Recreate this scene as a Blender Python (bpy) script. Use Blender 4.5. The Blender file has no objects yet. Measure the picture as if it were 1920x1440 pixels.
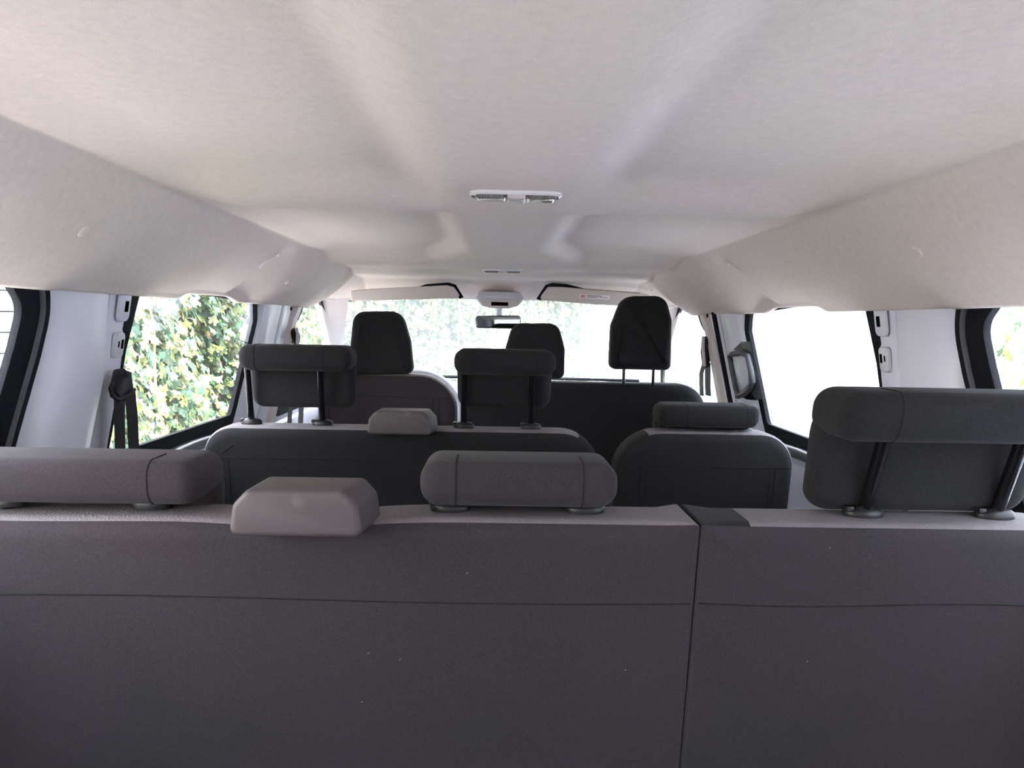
import bpy, bmesh, math, random
import numpy as np
from mathutils import Vector, Matrix
random.seed(7)
C = bpy.context.scene.collection
S = bpy.context.scene
# ------------------------------------------------------------------ camera
# eye of the photographer at the origin, van pointing along +Y, centre plane at x = MID
F = 1440.0
MID = 0.02
_a = np.array([(930-960)/F, (720-610)/F, 1.0]); _a /= np.linalg.norm(_a)
_u = np.array([.018, 1, 0]); _u = _u-_a*(_u@_a); _u /= np.linalg.norm(_u)
_x = -np.cross(_a, _u)
_M = np.array([_x, _a, _u])              # rows: world axes expressed in camera (right, up, forward)
cam_d = bpy.data.cameras.new('camera'); cam = bpy.data.objects.new('camera', cam_d); C.objects.link(cam)
cam_d.sensor_width = 36; cam_d.lens = F/1920*36; cam_d.clip_start = .02; cam_d.clip_end = 200
_R = np.column_stack([_M[:, 0], _M[:, 1], -_M[:, 2]])
cam.matrix_world = Matrix(_R.tolist()).to_4x4()
S.camera = cam
S.view_settings.view_transform = 'Standard'; S.view_settings.look = 'None'
S.view_settings.gamma = 1; S.view_settings.use_curve_mapping = False
S.view_settings.exposure = 2.35
S.cycles.use_denoising = True
S.cycles.max_bounces = 12; S.cycles.diffuse_bounces = 7; S.cycles.transparent_max_bounces = 24
S.cycles.sample_clamp_indirect = 8
# ------------------------------------------------------------------ world and sun
w = bpy.data.worlds.new('sky'); S.world = w; w.use_nodes = True
nt = w.node_tree; bg = nt.nodes['Background']
tc = nt.nodes.new('ShaderNodeTexCoord'); sp = nt.nodes.new('ShaderNodeSeparateXYZ')
rmp = nt.nodes.new('ShaderNodeValToRGB')
nt.links.new(tc.outputs['Generated'], sp.inputs[0]); nt.links.new(sp.outputs['Z'], rmp.inputs[0])
rmp.color_ramp.elements[0].position = 0.0; rmp.color_ramp.elements[0].color = (1.0, 0.985, 0.96, 1)
rmp.color_ramp.elements[1].position = 0.7; rmp.color_ramp.elements[1].color = (0.80, 0.89, 1.0, 1)
nt.links.new(rmp.outputs[0], bg.inputs[0]); bg.inputs[1].default_value = 3.2
sun_d = bpy.data.lights.new('sun', 'SUN'); sun = bpy.data.objects.new('sun', sun_d); C.objects.link(sun)
sun_d.energy = 5.0; sun_d.angle = math.radians(2); sun_d.color = (1.0, 0.96, 0.88)
sun.rotation_euler = Vector((-.65, 1.0, -1.2)).to_track_quat('-Z', 'Y').to_euler()

def ray(px, py): return _M @ np.array([(px-960)/F, (720-py)/F, 1.0])
def at(px, py, Y):
    r = ray(px, py); return Vector((r*Y/r[1]).tolist())
def wall_at(px, py, side, inb=0.0):       # the point of a side wall behind a place in the view
    r = ray(px, py); t = (MID+side*(.745-inb))/(r[0]+side*.15*r[2]); return Vector((r*t).tolist())
def wx(z, side, inb=0.0): return MID+side*(.79-inb-.15*(z+.3))

# ------------------------------------------------------------------ materials
def mat(name, col, rough=.6, metal=0, noise=None, bump=None, spec=.5, sheen=0, coat=0, mottled=None):
    m = bpy.data.materials.new(name); m.use_nodes = True; n = m.node_tree; b = n.nodes['Principled BSDF']
    b.inputs['Base Color'].default_value = (*col, 1); b.inputs['Roughness'].default_value = rough
    b.inputs['Metallic'].default_value = metal; b.inputs['Specular IOR Level'].default_value = spec
    b.inputs['Sheen Weight'].default_value = sheen; b.inputs['Coat Weight'].default_value = coat
    tcn = n.nodes.new('ShaderNodeTexCoord')
    src = None
    if mottled:
        c2, sc, lo, hi = mottled
        t = n.nodes.new('ShaderNodeTexNoise'); t.inputs['Scale'].default_value = sc; t.inputs['Detail'].default_value = 2
        n.links.new(tcn.outputs['Object'], t.inputs['Vector'])
        mr = n.nodes.new('ShaderNodeMapRange'); mr.inputs[1].default_value = lo; mr.inputs[2].default_value = hi
        n.links.new(t.outputs['Fac'], mr.inputs[0])
        mm = n.nodes.new('ShaderNodeMix'); mm.data_type = 'RGBA'
        n.links.new(mr.outputs[0], mm.inputs['Factor'])
        if src is None: mm.inputs['A'].default_value = (*col, 1)
        else: n.links.new(src, mm.inputs['A'])
        mm.inputs['B'].default_value = (*c2, 1); src = mm.outputs['Result']
    for sc, amt in (noise or []):
        t = n.nodes.new('ShaderNodeTexNoise'); t.inputs['Scale'].default_value = sc; t.inputs['Detail'].default_value = 3
        n.links.new(tcn.outputs['Object'], t.inputs['Vector'])
        mr = n.nodes.new('ShaderNodeMapRange'); mr.inputs[1].default_value = .3; mr.inputs[2].default_value = .7
        mr.inputs[3].default_value = 1-amt; mr.inputs[4].default_value = 1+amt
        n.links.new(t.outputs['Fac'], mr.inputs[0])
        mx = n.nodes.new('ShaderNodeVectorMath'); mx.operation = 'SCALE'
        if src is None: mx.inputs[0].default_value = col
        else: n.links.new(src, mx.inputs[0])
        n.links.new(mr.outputs[0], mx.inputs['Scale']); src = mx.outputs[0]
    if src is not None: n.links.new(src, b.inputs['Base Color'])
    if bump:
        kind, sc, st, dist = bump
        if kind == 'noise':
            t = n.nodes.new('ShaderNodeTexNoise'); t.inputs['Detail'].default_value = 2
        elif kind == 'voronoi':
            t = n.nodes.new('ShaderNodeTexVoronoi')
        else:
            t = n.nodes.new('ShaderNodeTexWave'); t.bands_direction = kind
            t.inputs['Distortion'].default_value = 1.5
        t.inputs['Scale'].default_value = sc
        n.links.new(tcn.outputs['Object'], t.inputs['Vector'])
        bp = n.nodes.new('ShaderNodeBump'); bp.inputs['Strength'].default_value = st; bp.inputs['Distance'].default_value = dist
        n.links.new(t.outputs[0], bp.inputs['Height']); n.links.new(bp.outputs[0], b.inputs['Normal'])
    return m
M = {}
M['liner'] = mat('knit_headliner', (.80, .70, .655), .95, mottled=((.79, .71, .62), 2.3, .45, .75), noise=[(3, .02), (90, .035), (700, .05)], bump=('noise', 900, .25, .0008), spec=.1)
M['liner_side'] = M['liner']
M['cabtrim'] = mat('pale_cab_trim', (.73, .67, .64), .6, noise=[(400, .02)], spec=.3)
M['dark'] = mat('charcoal_fabric', (.036, .0295, .034), .95, noise=[(350, .14), (1400, .2)], mottled=((.031, .0285, .031), 3.2, .42, .62), bump=('noise', 1600, .3, .0006), spec=.15, sheen=.05)
M['dark2'] = mat('black_fabric', (.0175, .0172, .0185), .95, noise=[(350, .2), (1400, .2)], bump=('noise', 1600, .3, .0006), spec=.12, sheen=.04)
M['grey'] = mat('grey_woven_trim', (.185, .167, .176), .9, noise=[(60, .04), (900, .12)], bump=('voronoi', 330, .6, .001), spec=.2)
M['seam'] = mat('seam_shadow_thread', (.022, .021, .023), 1, spec=0)
M['plastic'] = mat('black_plastic', (.011, .011, .013), .4, spec=.35)
M['post'] = mat('gloss_black_post', (.004, .004, .005), .12, spec=.4)
M['handle'] = mat('dusty_grey_plastic', (.066, .053, .056), .55, noise=[(8, .08), (500, .05)], mottled=((.105, .09, .085), 26, .62, .75), bump=('noise', 900, .1, .0004))
M['paint'] = mat('blue_grey_paint', (.69, .69, .77), .45, noise=[(6, .02)], spec=.4, coat=.1)
M['paint_dark'] = mat('primer_grey_paint', (.20, .215, .25), .45)
M['rubber'] = mat('black_rubber', (.009, .010, .013), .8, bump=('noise', 700, .4, .001), spec=.12)
M['grain'] = mat('grained_dark_trim', (.07, .075, .085), .55, bump=('noise', 500, .5, .001))
M['hole'] = mat('dark_hole', (.004, .004, .004), 1, spec=0)
M['white_panel'] = mat('pale_door_panel', (.62, .64, .66), .45)
M['chrome'] = mat('clear_lens_rim', (.85, .83, .82), .12, coat=1)
M['lens'] = mat('ribbed_lens', (.20, .17, .17), .3, bump=('X', 160, .9, .002), coat=1)
M['lens_mid'] = mat('smooth_lens', (.62, .56, .55), .35)
M['mirror'] = mat('mirror_glass', (.20, .225, .24), .03, metal=1)
M['webbing'] = mat('black_belt_webbing', (.018, .018, .02), .7, bump=('Z', 500, .4, .0006))
M['wheelrim'] = mat('sky_sheen_wheel_rim', (.30, .31, .33), .3)  # light grey stands for the sky reflected on the rim
M['console'] = mat('console_grey_plastic', (.50, .49, .52), .4)
M['visor'] = mat('visor_fabric', (.60, .53, .49), .9, noise=[(500, .04)])
M['dash'] = mat('dash_plastic', (.055, .06, .07), .55)
M['floor'] = mat('rubber_floor', (.05, .05, .055), .7)
M['concrete'] = mat('pale_paving', (.60, .57, .54), .9, noise=[(3, .08), (60, .06)])
M['added_rear_asphalt'] = mat('added_rear_asphalt', (.15, .145, .14), .9, noise=[(60, .15)])
M['render_w'] = mat('white_render', (.66, .71, .78), .85, noise=[(1.2, .02)])
M['roller'] = mat('white_roller_door', (.50, .52, .53), .5)
M['label_paper'] = mat('pale_label', (.85, .78, .76), .5)
M['label_ink'] = mat('red_label_ink', (.60, .25, .22), .5)
M['silver'] = mat('silver_print', (.7, .72, .7), .4)
M['bark'] = mat('ivy_stem_bark', (.42, .33, .16), .9)
M['hedge_backing'] = mat('dark_green_backing', (.05, .07, .03), 1, noise=[(20, .3)])  # dark green backing that darkens the gaps between leaves
M['leafA'] = mat('leaf_green', (.062, .115, .046), .5, noise=[(9, .25)])
M['leafB'] = mat('leaf_blue_green', (.048, .105, .062), .45, noise=[(9, .25)])
M['leafC'] = mat('leaf_yellow_green', (.165, .20, .055), .5, noise=[(9, .2)])
M['leafD'] = mat('leaf_pale_cream', (.27, .27, .15), .55, noise=[(9, .15)])
M['leafE'] = mat('leaf_brown', (.26, .13, .05), .7)
M['metal'] = mat('seat_frame_steel', (.08, .08, .085), .5, metal=.6)
def glassmat(name, haze, tint=(.975, .965, .965, 1)):
    m = bpy.data.materials.new(name); m.use_nodes = True; n = m.node_tree
    for x in list(n.nodes): n.nodes.remove(x)
    o = n.nodes.new('ShaderNodeOutputMaterial'); t = n.nodes.new('ShaderNodeBsdfTransparent'); t.inputs[0].default_value = tint
    g = n.nodes.new('ShaderNodeBsdfGlossy'); g.inputs['Roughness'].default_value = .02
    lw = n.nodes.new('ShaderNodeLayerWeight'); lw.inputs[0].default_value = .5
    pw = n.nodes.new('ShaderNodeMath'); pw.operation = 'POWER'; pw.inputs[1].default_value = 5; n.links.new(lw.outputs['Facing'], pw.inputs[0])
    f = n.nodes.new('ShaderNodeMath'); f.operation = 'MULTIPLY_ADD'; f.inputs[1].default_value = .6; f.inputs[2].default_value = .025; n.links.new(pw.outputs[0], f.inputs[0])
    a = n.nodes.new('ShaderNodeMixShader'); n.links.new(f.outputs[0], a.inputs[0]); n.links.new(t.outputs[0], a.inputs[1]); n.links.new(g.outputs[0], a.inputs[2])
    d = n.nodes.new('ShaderNodeBsdfTranslucent'); d.inputs[0].default_value = (.9, .9, .88, 1)
    b = n.nodes.new('ShaderNodeMixShader'); b.inputs[0].default_value = haze
    n.links.new(a.outputs[0], b.inputs[1]); n.links.new(d.outputs[0], b.inputs[2]); n.links.new(b.outputs[0], o.inputs[0])
    return m
M['glass'] = glassmat('side_glass', .004)
M['rear_dim'] = glassmat('added_tinted_tailgate_glass', .02, (.38, .37, .375, 1))  # tint added to dim the daylight from behind
M['screen'] = glassmat('veiled_windscreen_glass', .036)  # translucent share paints a veil of glare into the glass

# ------------------------------------------------------------------ mesh helpers
class MB:
    def __init__(s): s.v = []; s.f = []; s.m = []
    def add(s, vs, fs, mi=0):
        o = len(s.v); s.v += [tuple(p) for p in vs]; s.f += [tuple(i+o for i in f) for f in fs]; s.m += [mi]*len(fs); return s
    def rings(s, rs, closed=True, cap0=False, cap1=False, mi=0):
        n = len(rs[0]); vs = [p for r in rs for p in r]; fs = []
        for k in range(len(rs)-1):
            for i in range(n if closed else n-1):
                j = (i+1) % n; fs.append((k*n+i, k*n+j, (k+1)*n+j, (k+1)*n+i))
        if cap0: fs.append(tuple(range(n))[::-1])
        if cap1: fs.append(tuple((len(rs)-1)*n+i for i in range(n)))
        return s.add(vs, fs, mi)
    def tube(s, pts, r, n=10, cap=True, flat=None):
        pts = [Vector(p) for p in pts]; rs = []; up = None
        for i, p in enumerate(pts):
            d = (pts[min(i+1, len(pts)-1)]-pts[max(i-1, 0)]).normalized()
            if up is None:
                up = Vector((0, 0, 1)) if abs(d.z) < .9 else Vector((0, 1, 0))
            a = d.cross(up).normalized(); b = a.cross(d).normalized(); up = b
            ri = r[i] if isinstance(r, (list, tuple)) else r
            rs.append([p+a*ri*math.cos(t)+b*ri*(flat or 1)*math.sin(t) for t in [2*math.pi*k/n for k in range(n)]])
        return s.rings(rs, True, cap, cap)
    def ribbon(s, pts, wdir, w_, th, ):
        pts = [Vector(p) for p in pts]; wd = Vector(wdir).normalized(); rs = []
        for i, p in enumerate(pts):
            d = (pts[min(i+1, len(pts)-1)]-pts[max(i-1, 0)]).normalized(); nrm = d.cross(wd).normalized()
            a = wd*w_/2; b = nrm*th/2
            rs.append([p-a-b, p+a-b, p+a+b, p-a+b])
        return s.rings(rs, True, True, True)
    def rbox(s, c, size, r=.005, seg=3, rot=None, taper=None):
        bm = bmesh.new(); bmesh.ops.create_cube(bm, size=1)
        for v in bm.verts:
            v.co = Vector((v.co.x*size[0], v.co.y*size[1], v.co.z*size[2]))
            if taper and v.co.z > 0: v.co.x *= taper[0]; v.co.y *= taper[1]
        if r > 0: bmesh.ops.bevel(bm, geom=bm.edges[:], offset=r, segments=seg, affect='EDGES', profile=.5)
        R = rot or Matrix.Identity(3)
        vs = [R @ v.co+Vector(c) for v in bm.verts]; bm.verts.index_update()
        fs = [[v.index for v in f.verts] for f in bm.faces]; bm.free(); return s.add(vs, fs)
    def build(s, name, m, parent=None, smooth=True, origin=None, auto=40):
        me = bpy.data.meshes.new(name)
        base = Vector(origin) if origin is not None else Vector((0, 0, 0))
        off = world_loc(parent) if parent else Vector((0, 0, 0))
        if parent is not None: base_w = off if origin is None else base
        else: base_w = base
        me.from_pydata([tuple(Vector(p)-base_w) for p in s.v], [], s.f)
        ms = m if isinstance(m, (list, tuple)) else [m]
        for x in ms: me.materials.append(x)
        if len(ms) > 1: me.polygons.foreach_set('material_index', s.m)
        bm = bmesh.new(); bm.from_mesh(me); bmesh.ops.remove_doubles(bm, verts=bm.verts, dist=1e-6)
        if len(bm.faces) < 40000: bmesh.ops.recalc_face_normals(bm, faces=bm.faces)
        bm.to_mesh(me); bm.free()
        if smooth:
            me.polygons.foreach_set('use_smooth', [len(p.vertices) < 14 for p in me.polygons])
            if auto:
                try: me.set_sharp_from_angle(angle=math.radians(auto))
                except Exception: pass
        o = bpy.data.objects.new(name, me); C.objects.link(o)
        if parent is not None: o.parent = parent; o.location = base_w-off
        else: o.location = base_w
        return o
def world_loc(o):
    l = Vector((0, 0, 0))
    while o is not None: l = l+o.location; o = o.parent
    return l
def thing(name, label, cat, loc, group=None):
    o = bpy.data.objects.new(name, None); C.objects.link(o); o.location = loc; o.empty_display_size = .05
    return tag(o, label, cat, group)
def tag(o, label, cat, group=None, kind=None):
    o['label'] = label; o['category'] = cat
    if group: o['group'] = group
    if kind: o['kind'] = kind
    return o
def struct(o, label=None, cat=None):
    o['kind'] = 'structure'
    if label: o['label'] = label
    if cat: o['category'] = cat
    return o
def roundpoly(pts, r, n=6):
    out = []; N = len(pts)
    for i in range(N):
        p = Vector(pts[i]).to_2d() if False else Vector((pts[i][0], pts[i][1])); a = Vector(pts[i-1][:2]); b = Vector(pts[(i+1) % N][:2])
        ri = r[i] if isinstance(r, (list, tuple)) else r
        if ri <= 0: out.append(p); continue
        u = (a-p); v = (b-p); lu = u.length; lv = v.length; u.normalize(); v.normalize()
        ang = math.acos(max(-1, min(1, u.dot(v)))); d = min(ri/math.tan(ang/2), .42*lu, .42*lv)
        if ang > 3.05: out.append(p); continue
        p0 = p+u*d; p1 = p+v*d; re_ = d*math.tan(ang/2); cc_ = p+(u+v).normalized()*(re_/math.sin(ang/2))
        a0 = p0-cc_; sw = math.pi-ang; sg = 1 if (a0.x*(p1-cc_).y-a0.y*(p1-cc_).x) > 0 else -1
        for k in range(n+1):
            t = sg*sw*k/n; out.append(cc_+Vector((a0.x*math.cos(t)-a0.y*math.sin(t), a0.x*math.sin(t)+a0.y*math.cos(t))))
    return out
def offset_poly(pts, d, closed=True):      # positive = inwards for counter-clockwise outlines
    N = len(pts); out = []
    for i in range(N):
        if closed: a, b = pts[i-1], pts[(i+1) % N]
        else: a, b = pts[max(i-1, 0)], pts[min(i+1, N-1)]
        t = (b-a); t = t.normalized() if t.length > 1e-9 else Vector((1, 0))
        n = Vector((-t.y, t.x)); di = d[i] if isinstance(d, list) else d
        out.append(pts[i]+n*di)
    return out
def pillow(mb, outline, r, thick, fn, n=5, mi=0, dome=.0):
    """rounded-edge slab: outline (x,z) ccw, thickness 0..thick, fn maps (x,z,t) to the world"""
    rs = []; cen = sum(outline, Vector((0, 0)))/len(outline)
    def ring(ins, t): return [fn(p.x, p.y, t) for p in offset_poly(outline, ins)]
    base = offset_poly(outline, r)
    for k in range(n+1):
        a = math.pi/2*k/n; rs.append(ring(r*(1-math.sin(a)), r*(1-math.cos(a))))
    for k in range(n+1):
        a = math.pi/2*(1-k/n); rs.append(ring(r*(1-math.sin(a)), thick-r*(1-math.cos(a))))
    mb.rings(rs, True, False, False, mi)
    for ring_, fl in ((rs[0], False), (rs[-1], True)):      # caps as a ladder of quads
        N = len(ring_)
        fs = [(i, i+1, N-2-i, N-1-i) if i+1 < N-2-i else (i, i+1, N-1-i) for i in range((N-1)//2)]
        mb.add(ring_, [f if fl else f[::-1] for f in fs], mi)
    return mb
def sheet(name, outer, holes, fn, th, m, parent=None, auto=30):
    cu = bpy.data.curves.new('tmp', 'CURVE'); cu.dimensions = '2D'; cu.fill_mode = 'BOTH'; cu.extrude = th/2
    for pl in [outer]+holes:
        sp_ = cu.splines.new('POLY'); sp_.points.add(len(pl)-1); sp_.use_cyclic_u = True
        for i, p in enumerate(pl): sp_.points[i].co = (p[0], p[1], 0, 1)
    o = bpy.data.objects.new('tmp', cu); C.objects.link(o)
    dg = bpy.context.evaluated_depsgraph_get(); me = bpy.data.meshes.new_from_object(o.evaluated_get(dg))
    vs = [fn(v.co.x, v.co.y, v.co.z) for v in me.vertices]; fs = [tuple(p.vertices) for p in me.polygons]
    bpy.data.objects.remove(o); bpy.data.curves.remove(cu); bpy.data.meshes.remove(me)
    mb = MB(); mb.add(vs, fs); return mb.build(name, m, parent, True, auto=auto)
def ss(a, b, x):
    t = max(0, min(1, (x-a)/(b-a))) if b != a else (x > a); return t*t*(3-2*t)

# ------------------------------------------------------------------ the headliner (ceiling)
HI, LO = .225, .190
def bayY(Y):
    r = 1-ss(1.13, 1.31, Y)
    m_ = ss(1.315, 1.40, Y)*(1-ss(2.30, 2.50, Y))
    return max(r, m_)
def ceil_z(u, Y):
    wch = .076 if Y < 1.3 else .080+.10*ss(1.9, 2.45, Y)
    b = bayY(Y)*ss(wch, wch+(.10 if Y < 1.3 else .075), abs(u))
    z = LO+(HI-LO)*b
    kf = ss(.44, .548, abs(u))*(1-ss(2.15, 2.5, Y)); z += (.210-z)*kf
    if 2.36 < Y < 2.56: z -= .009*ss(2.36, 2.50, Y)*(1-ss(2.52, 2.55, Y))*max(0, 1-(u/.19)**2)
    z += .007*ss(2.50, 2.58, Y)*(1-ss(2.80, 2.82, Y))*ss(.10, .2, abs(u))
    if Y > 2.8: z -= .012*ss(2.8, 2.86, Y)+.066*ss(3.04, 3.26, Y)
    return z
def liner_edge(Y):           # outer edge (u, z) of the side band
    z = .050+.010*ss(1.2, 3.0, Y)
    z += .014*ss(1.70, 1.78, Y)*(1-ss(2.02, 2.12, Y))
    u = .712
    if Y > 2.86:
        k = ss(2.86, 2.97, Y); z += .035*k; u -= .045*ss(2.9, 3.3, Y)
    return u, z
def band(u, Y, side):
    cu = .550
    ue, ze = liner_edge(Y)
    b = ceil_z(cu*.999, Y); t = (u-cu)/(ue-cu); t = max(0, min(1, t))
    s = .30*(1-(1-t)**2.2)+.70*t+.0
    z = b-(b-ze)*s
    # belt and vent cover bulges pressed into the band
    q = ss(.955, .985, Y)*(1-ss(1.21, 1.29, Y))*ss(.580, .602, u)
    z -= .010*q
    q2 = ss(1.98, 2.05, Y)*(1-ss(2.10, 2.2, Y))*ss(.55, .60, u)
    z += .018*q2
    q3 = ss(2.62, 2.75, Y)*(1-ss(2.86, 2.92, Y))
    z -= .010*q3*ss(.5, .6, u)
    return z
Ys = sorted(set([round(-.36+.02*i, 4) for i in range(0, 184)]+[1.30, 1.305, 1.31, 1.315, 1.32, 1.33, 1.35, 2.49, 2.51, 2.53, 2.55, 2.83, 2.85, 2.87, 2.89, 2.93]))
Ys = [y for y in Ys if y <= 3.24]
us = [i/48*.550 for i in range(49)]
mb = MB(); rows_ = []
for Y in Ys:
    def half(side):
        ue, ze = liner_edge(Y); h = []
        for u in us: h.append((MID+side*u, Y, ceil_z(u, Y)))
        for k in range(1, 29):
            u = .550+(ue-.550)*k/28; h.append((MID+side*u, Y, band(u, Y, side)))
        h += [(MID+side*(ue+.004), Y, ze-.005), (MID+side*(ue+.010), Y, ze-.008), (MID+side*(ue+.017), Y, ze-.007), (MID+side*(ue+.021), Y, ze-.001), (MID+side*(ue+.019), Y, ze+.02), (MID+side*(ue-.03), Y, ze+.06)]
        return h
    L = half(-1); R = half(1); rows_.append(L[::-1]+R[1:])
mb.rings(rows_, closed=False)
headliner = mb.build('ceiling', M['liner'], auto=0); struct(headliner, 'pale grey knitted fabric headliner with two raised bays on each side of a central spine', 'ceiling')
# windscreen header closing the front of the liner
mb = MB(); Yf = Ys[-1]; f0 = [(x, y, z) for (x, y, z) in rows_[-1]]
mb.rings([f0, [(x, y+.02, z-.006) for x, y, z in f0], [(x, y+.05, z+.06) for x, y, z in f0]], closed=False)
mb.build('header_lip', M['cabtrim'], headliner)
for side in (-1, 1):
    for (Yc, uc, rad) in ((1.13 if side < 0 else 1.16, .615, .0085), (2.30, .64, .006)):
        zc = band(uc, Yc, side); e = .002
        nx = (band(uc+e, Yc, side)-band(uc-e, Yc, side))/(2*e)
        nrm = Vector((side*nx, 0, -1)).normalized()
        t1 = Vector((0, 1, 0)); t2 = nrm.cross(t1).normalized(); c0 = Vector((MID+side*uc, Yc, zc))
        mb = MB(); rs = []
        for rr, h in ((1.0, -.002), (1.0, .0014), (.85, .0020), (.3, .0022)):
            rs.append([c0+nrm*h+(t1*math.cos(a)+t2*math.sin(a))*rad*rr*1.15 for a in [2*math.pi*k/20 for k in range(20)]])
        mb.rings(rs, True, False, True); o = mb.build('trim_clip', M['liner'], headliner)

    # curved coat hook moulding
    mb = MB(); pts = []
    for k in range(9):
        a = math.pi*(1.15-.95*k/8); yc = 2.02+.05*math.cos(a)*1.0; uc = .612-.022*math.sin(a); pts.append((MID+side*uc, yc, band(uc, yc, side)-.001))
    mb.tube(pts, .0035, 8); mb.build('coat_hook', M['liner'], headliner)
# outer roof skin, so daylight only comes through the openings
mb = MB(); mb.rbox((MID, 1.42, .31), (1.42, 3.66, .02), .008); struct(mb.build('roof', M['paint']), 'painted steel roof skin above the headliner', 'roof')

# closed tailgate and tinted window, added out of view to cut light from behind
tgo = sheet('added_tailgate', [(-.80, -1.2), (.84, -1.2), (.84, .30), (-.80, .30)], [roundpoly([(-.66, -.50), (.70, -.50), (.66, .17), (-.62, .17)], .08)], lambda u, v, t: (u, -.38+t, v), .03, M['paint'])
struct(tgo, 'closed tailgate with a wide window, added out of view to cut rear light', 'tailgate')
struct(sheet('window_8', roundpoly([(-.665, -.505), (.705, -.505), (.665, .175), (-.625, .175)], .08), [], lambda u, v, t: (u, -.375+t, v), .004, M['rear_dim']), 'tinted tailgate window, added out of view to dim rear light', 'window')

# ------------------------------------------------------------------ side walls with window openings
def main_hole(g=0):
    p = [(1.555, .085), (2.278, .058), (2.308, .000), (2.222, -.292), (1.50, -.292), (1.512, -.18), (1.520, -.06)]
    return offset_ccw(roundpoly(p, [.01, .03, .02, .05, .03, .02, .02]), -g)
def rear_hole(g=0):
    p = [(-.05, .10), (1.10, .10), (1.198, .02), (1.185, -.05), (1.118, -.30), (-.05, -.30)]
    return offset_ccw(roundpoly(p, [.05, .06, .06, .2, .06, .05], 10), -g)
def area2(p): return sum(p[i-1][0]*p[i][1]-p[i][0]*p[i-1][1] for i in range(len(p)))
def offset_ccw(p, d):
    p = [Vector(q) for q in p]
    q = []
    for v in p:
        if not q or (v-q[-1]).length > 1e-5: q.append(v)
    if area2(q) < 0: q = q[::-1]
    return offset_poly(q, d)
def door_hole(g=0):
    p = [(2.90, .115), (3.03, .115), (3.196, .063), (3.364, -.003), (3.50, -.087), (3.61, -.20), (3.66, -.31), (2.69, -.31), (2.715, -.04), (2.82, .02)]
    return offset_ccw(roundpoly(p, [.02, .10, .3, .3, .3, .2, .04, .04, .05, .1], 6), -g)
names = {-1: 'left', 1: 'right'}
for side in (-1, 1):
    nm = names[side]
    fn = lambda u, v, t, side=side: (wx(v, side)+side*(t+.007), u, v)
    outer = [(-.37, -.36), (3.95, -.36), (3.95, -.30), (3.25, .13), (3.2, .30), (-.37, .30)]
    wall = sheet('wall_'+nm, outer, [main_hole(.018), rear_hole(.045), door_hole(.020)], fn, .010, M['paint'])
    struct(wall, f'blue-grey painted steel side of the van with three window openings, {nm} side', 'side wall')
    mb = MB(); X0 = wx(-.36, side)+side*.012
    pr = [(X0, -.35), (X0-side*.02, -.37), (X0-side*.02, -.40), (X0+side*.02, -.46), (X0+side*.02, -.8), (X0-side*.03, -.86), (X0-side*.03, -1.2)]
    mb.rings([[(x, y, z) for x, z in pr] for y in (-.37, .5, 1.2, 2.0, 2.8, 3.95)], closed=False)
    mb.build('lower_panel', M['paint'], wall)
    # panes
    for k, (hole, mname, y0) in enumerate(((rear_hole, 'glass', 0), (main_hole, 'glass', 0), (door_hole, 'glass', 0))):
        idx = (1+k) if side < 0 else (4+k)
        desc = ('rear quarter window', 'sliding door window', 'front door window')[k]
        view = {(-1, 0): 'white slatted wall behind it', (-1, 1): 'sunlit ivy behind it', (-1, 2): 'bright foliage behind it', (1, 0): 'leafy sprigs on a white wall behind it', (1, 1): 'blank pale wall behind it', (1, 2): 'pale wall behind it beside the passenger headrest'}[(side, k)]
        fnp = lambda u, v, t, side=side: (wx(v, side)+side*(t-.004), u, v)
        pane = sheet(f'window_{idx}', hole(.002), [], fnp, .004, M['glass'])
        struct(pane, f'{desc} with {view}', 'window')
        # seal: raised rubber ring around the opening
        fns = lambda u, v, t, side=side: (wx(v, side)+side*(t-.001), u, v)
        wout = (.062, .026, .028)[k]; win = (.012, .010, .008)[k]
        ho = hole(wout); hi = hole(-win)
        if k == 1:
            # wider black frit at the top and at the sill
            ho = [Vector((p.x, p.y-(.010 if p.y < -.28 else 0))) for p in ho]
            hi = [Vector((p.x, max(p.y, -.272))) for p in hi]
        sheet('seal', ho, [hi], fns, .012, M['rubber'], pane)
        if k == 0:
            ring = offset_ccw(hole(.040), 0); mb = MB()
            pts = [Vector((wx(p.y, side)-side*.006, p.x, p.y)) for p in ring]; mb.tube(pts+[pts[0]], .006, 8, False)
            mb.build('seal_lip', M['grain'], pane)
        if k == 1:
            ring = offset_ccw(hole(.024), 0); mb = MB()
            pts = [Vector((wx(p.y, side)-side*.002, p.x, p.y)) for p in ring]; mb.tube(pts+[pts[0]], .004, 8, False)
            mb.build('frame_flange', M['paint'], pane)
    # sill trim running under the sliding door window
    mb = MB()
    mb.tube([(wx(-.325, side)-side*.012, y, -.325-.006*math.sin(y*9)) for y in [1.45+.05*i for i in range(19)]], [.016]*19, 10)
    mb.build('sill_trim', M['grain'], wall)
    mb = MB(); mb.tube([(wx(-.312, side)-side*.026, y, -.311-.006*math.sin(y*9)) for y in [1.45+.05*i for i in range(19)]], .003, 6)
    mb.build('sill_piping', M['white_panel'], wall)
    # C pillar: convex pressing between the two windows
    zs = [-.36+.03*i for i in range(16)]
    mb = MB(); rs = []
    for z in zs:
        sh = -.030*ss(.0, -.34, z)*1.0
        prof = [(1.262, -.004), (1.270, .010), (1.285, .022), (1.31, .030), (1.35, .034), (1.39, .034), (1.42, .028), (1.437, .016), (1.445, .004), (1.452, .004), (1.458, .010), (1.49, .012), (1.513, .010), (1.518, -.004)]
        sc_ = 1-.5*ss(-.12, .03, z)
        rs.append([(wx(z, side)-side*o*sc_, y+sh*(1.9-(y-1.262)/.256*1.3), z) for y, o in prof])
    mb.rings(rs, closed=False)
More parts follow.
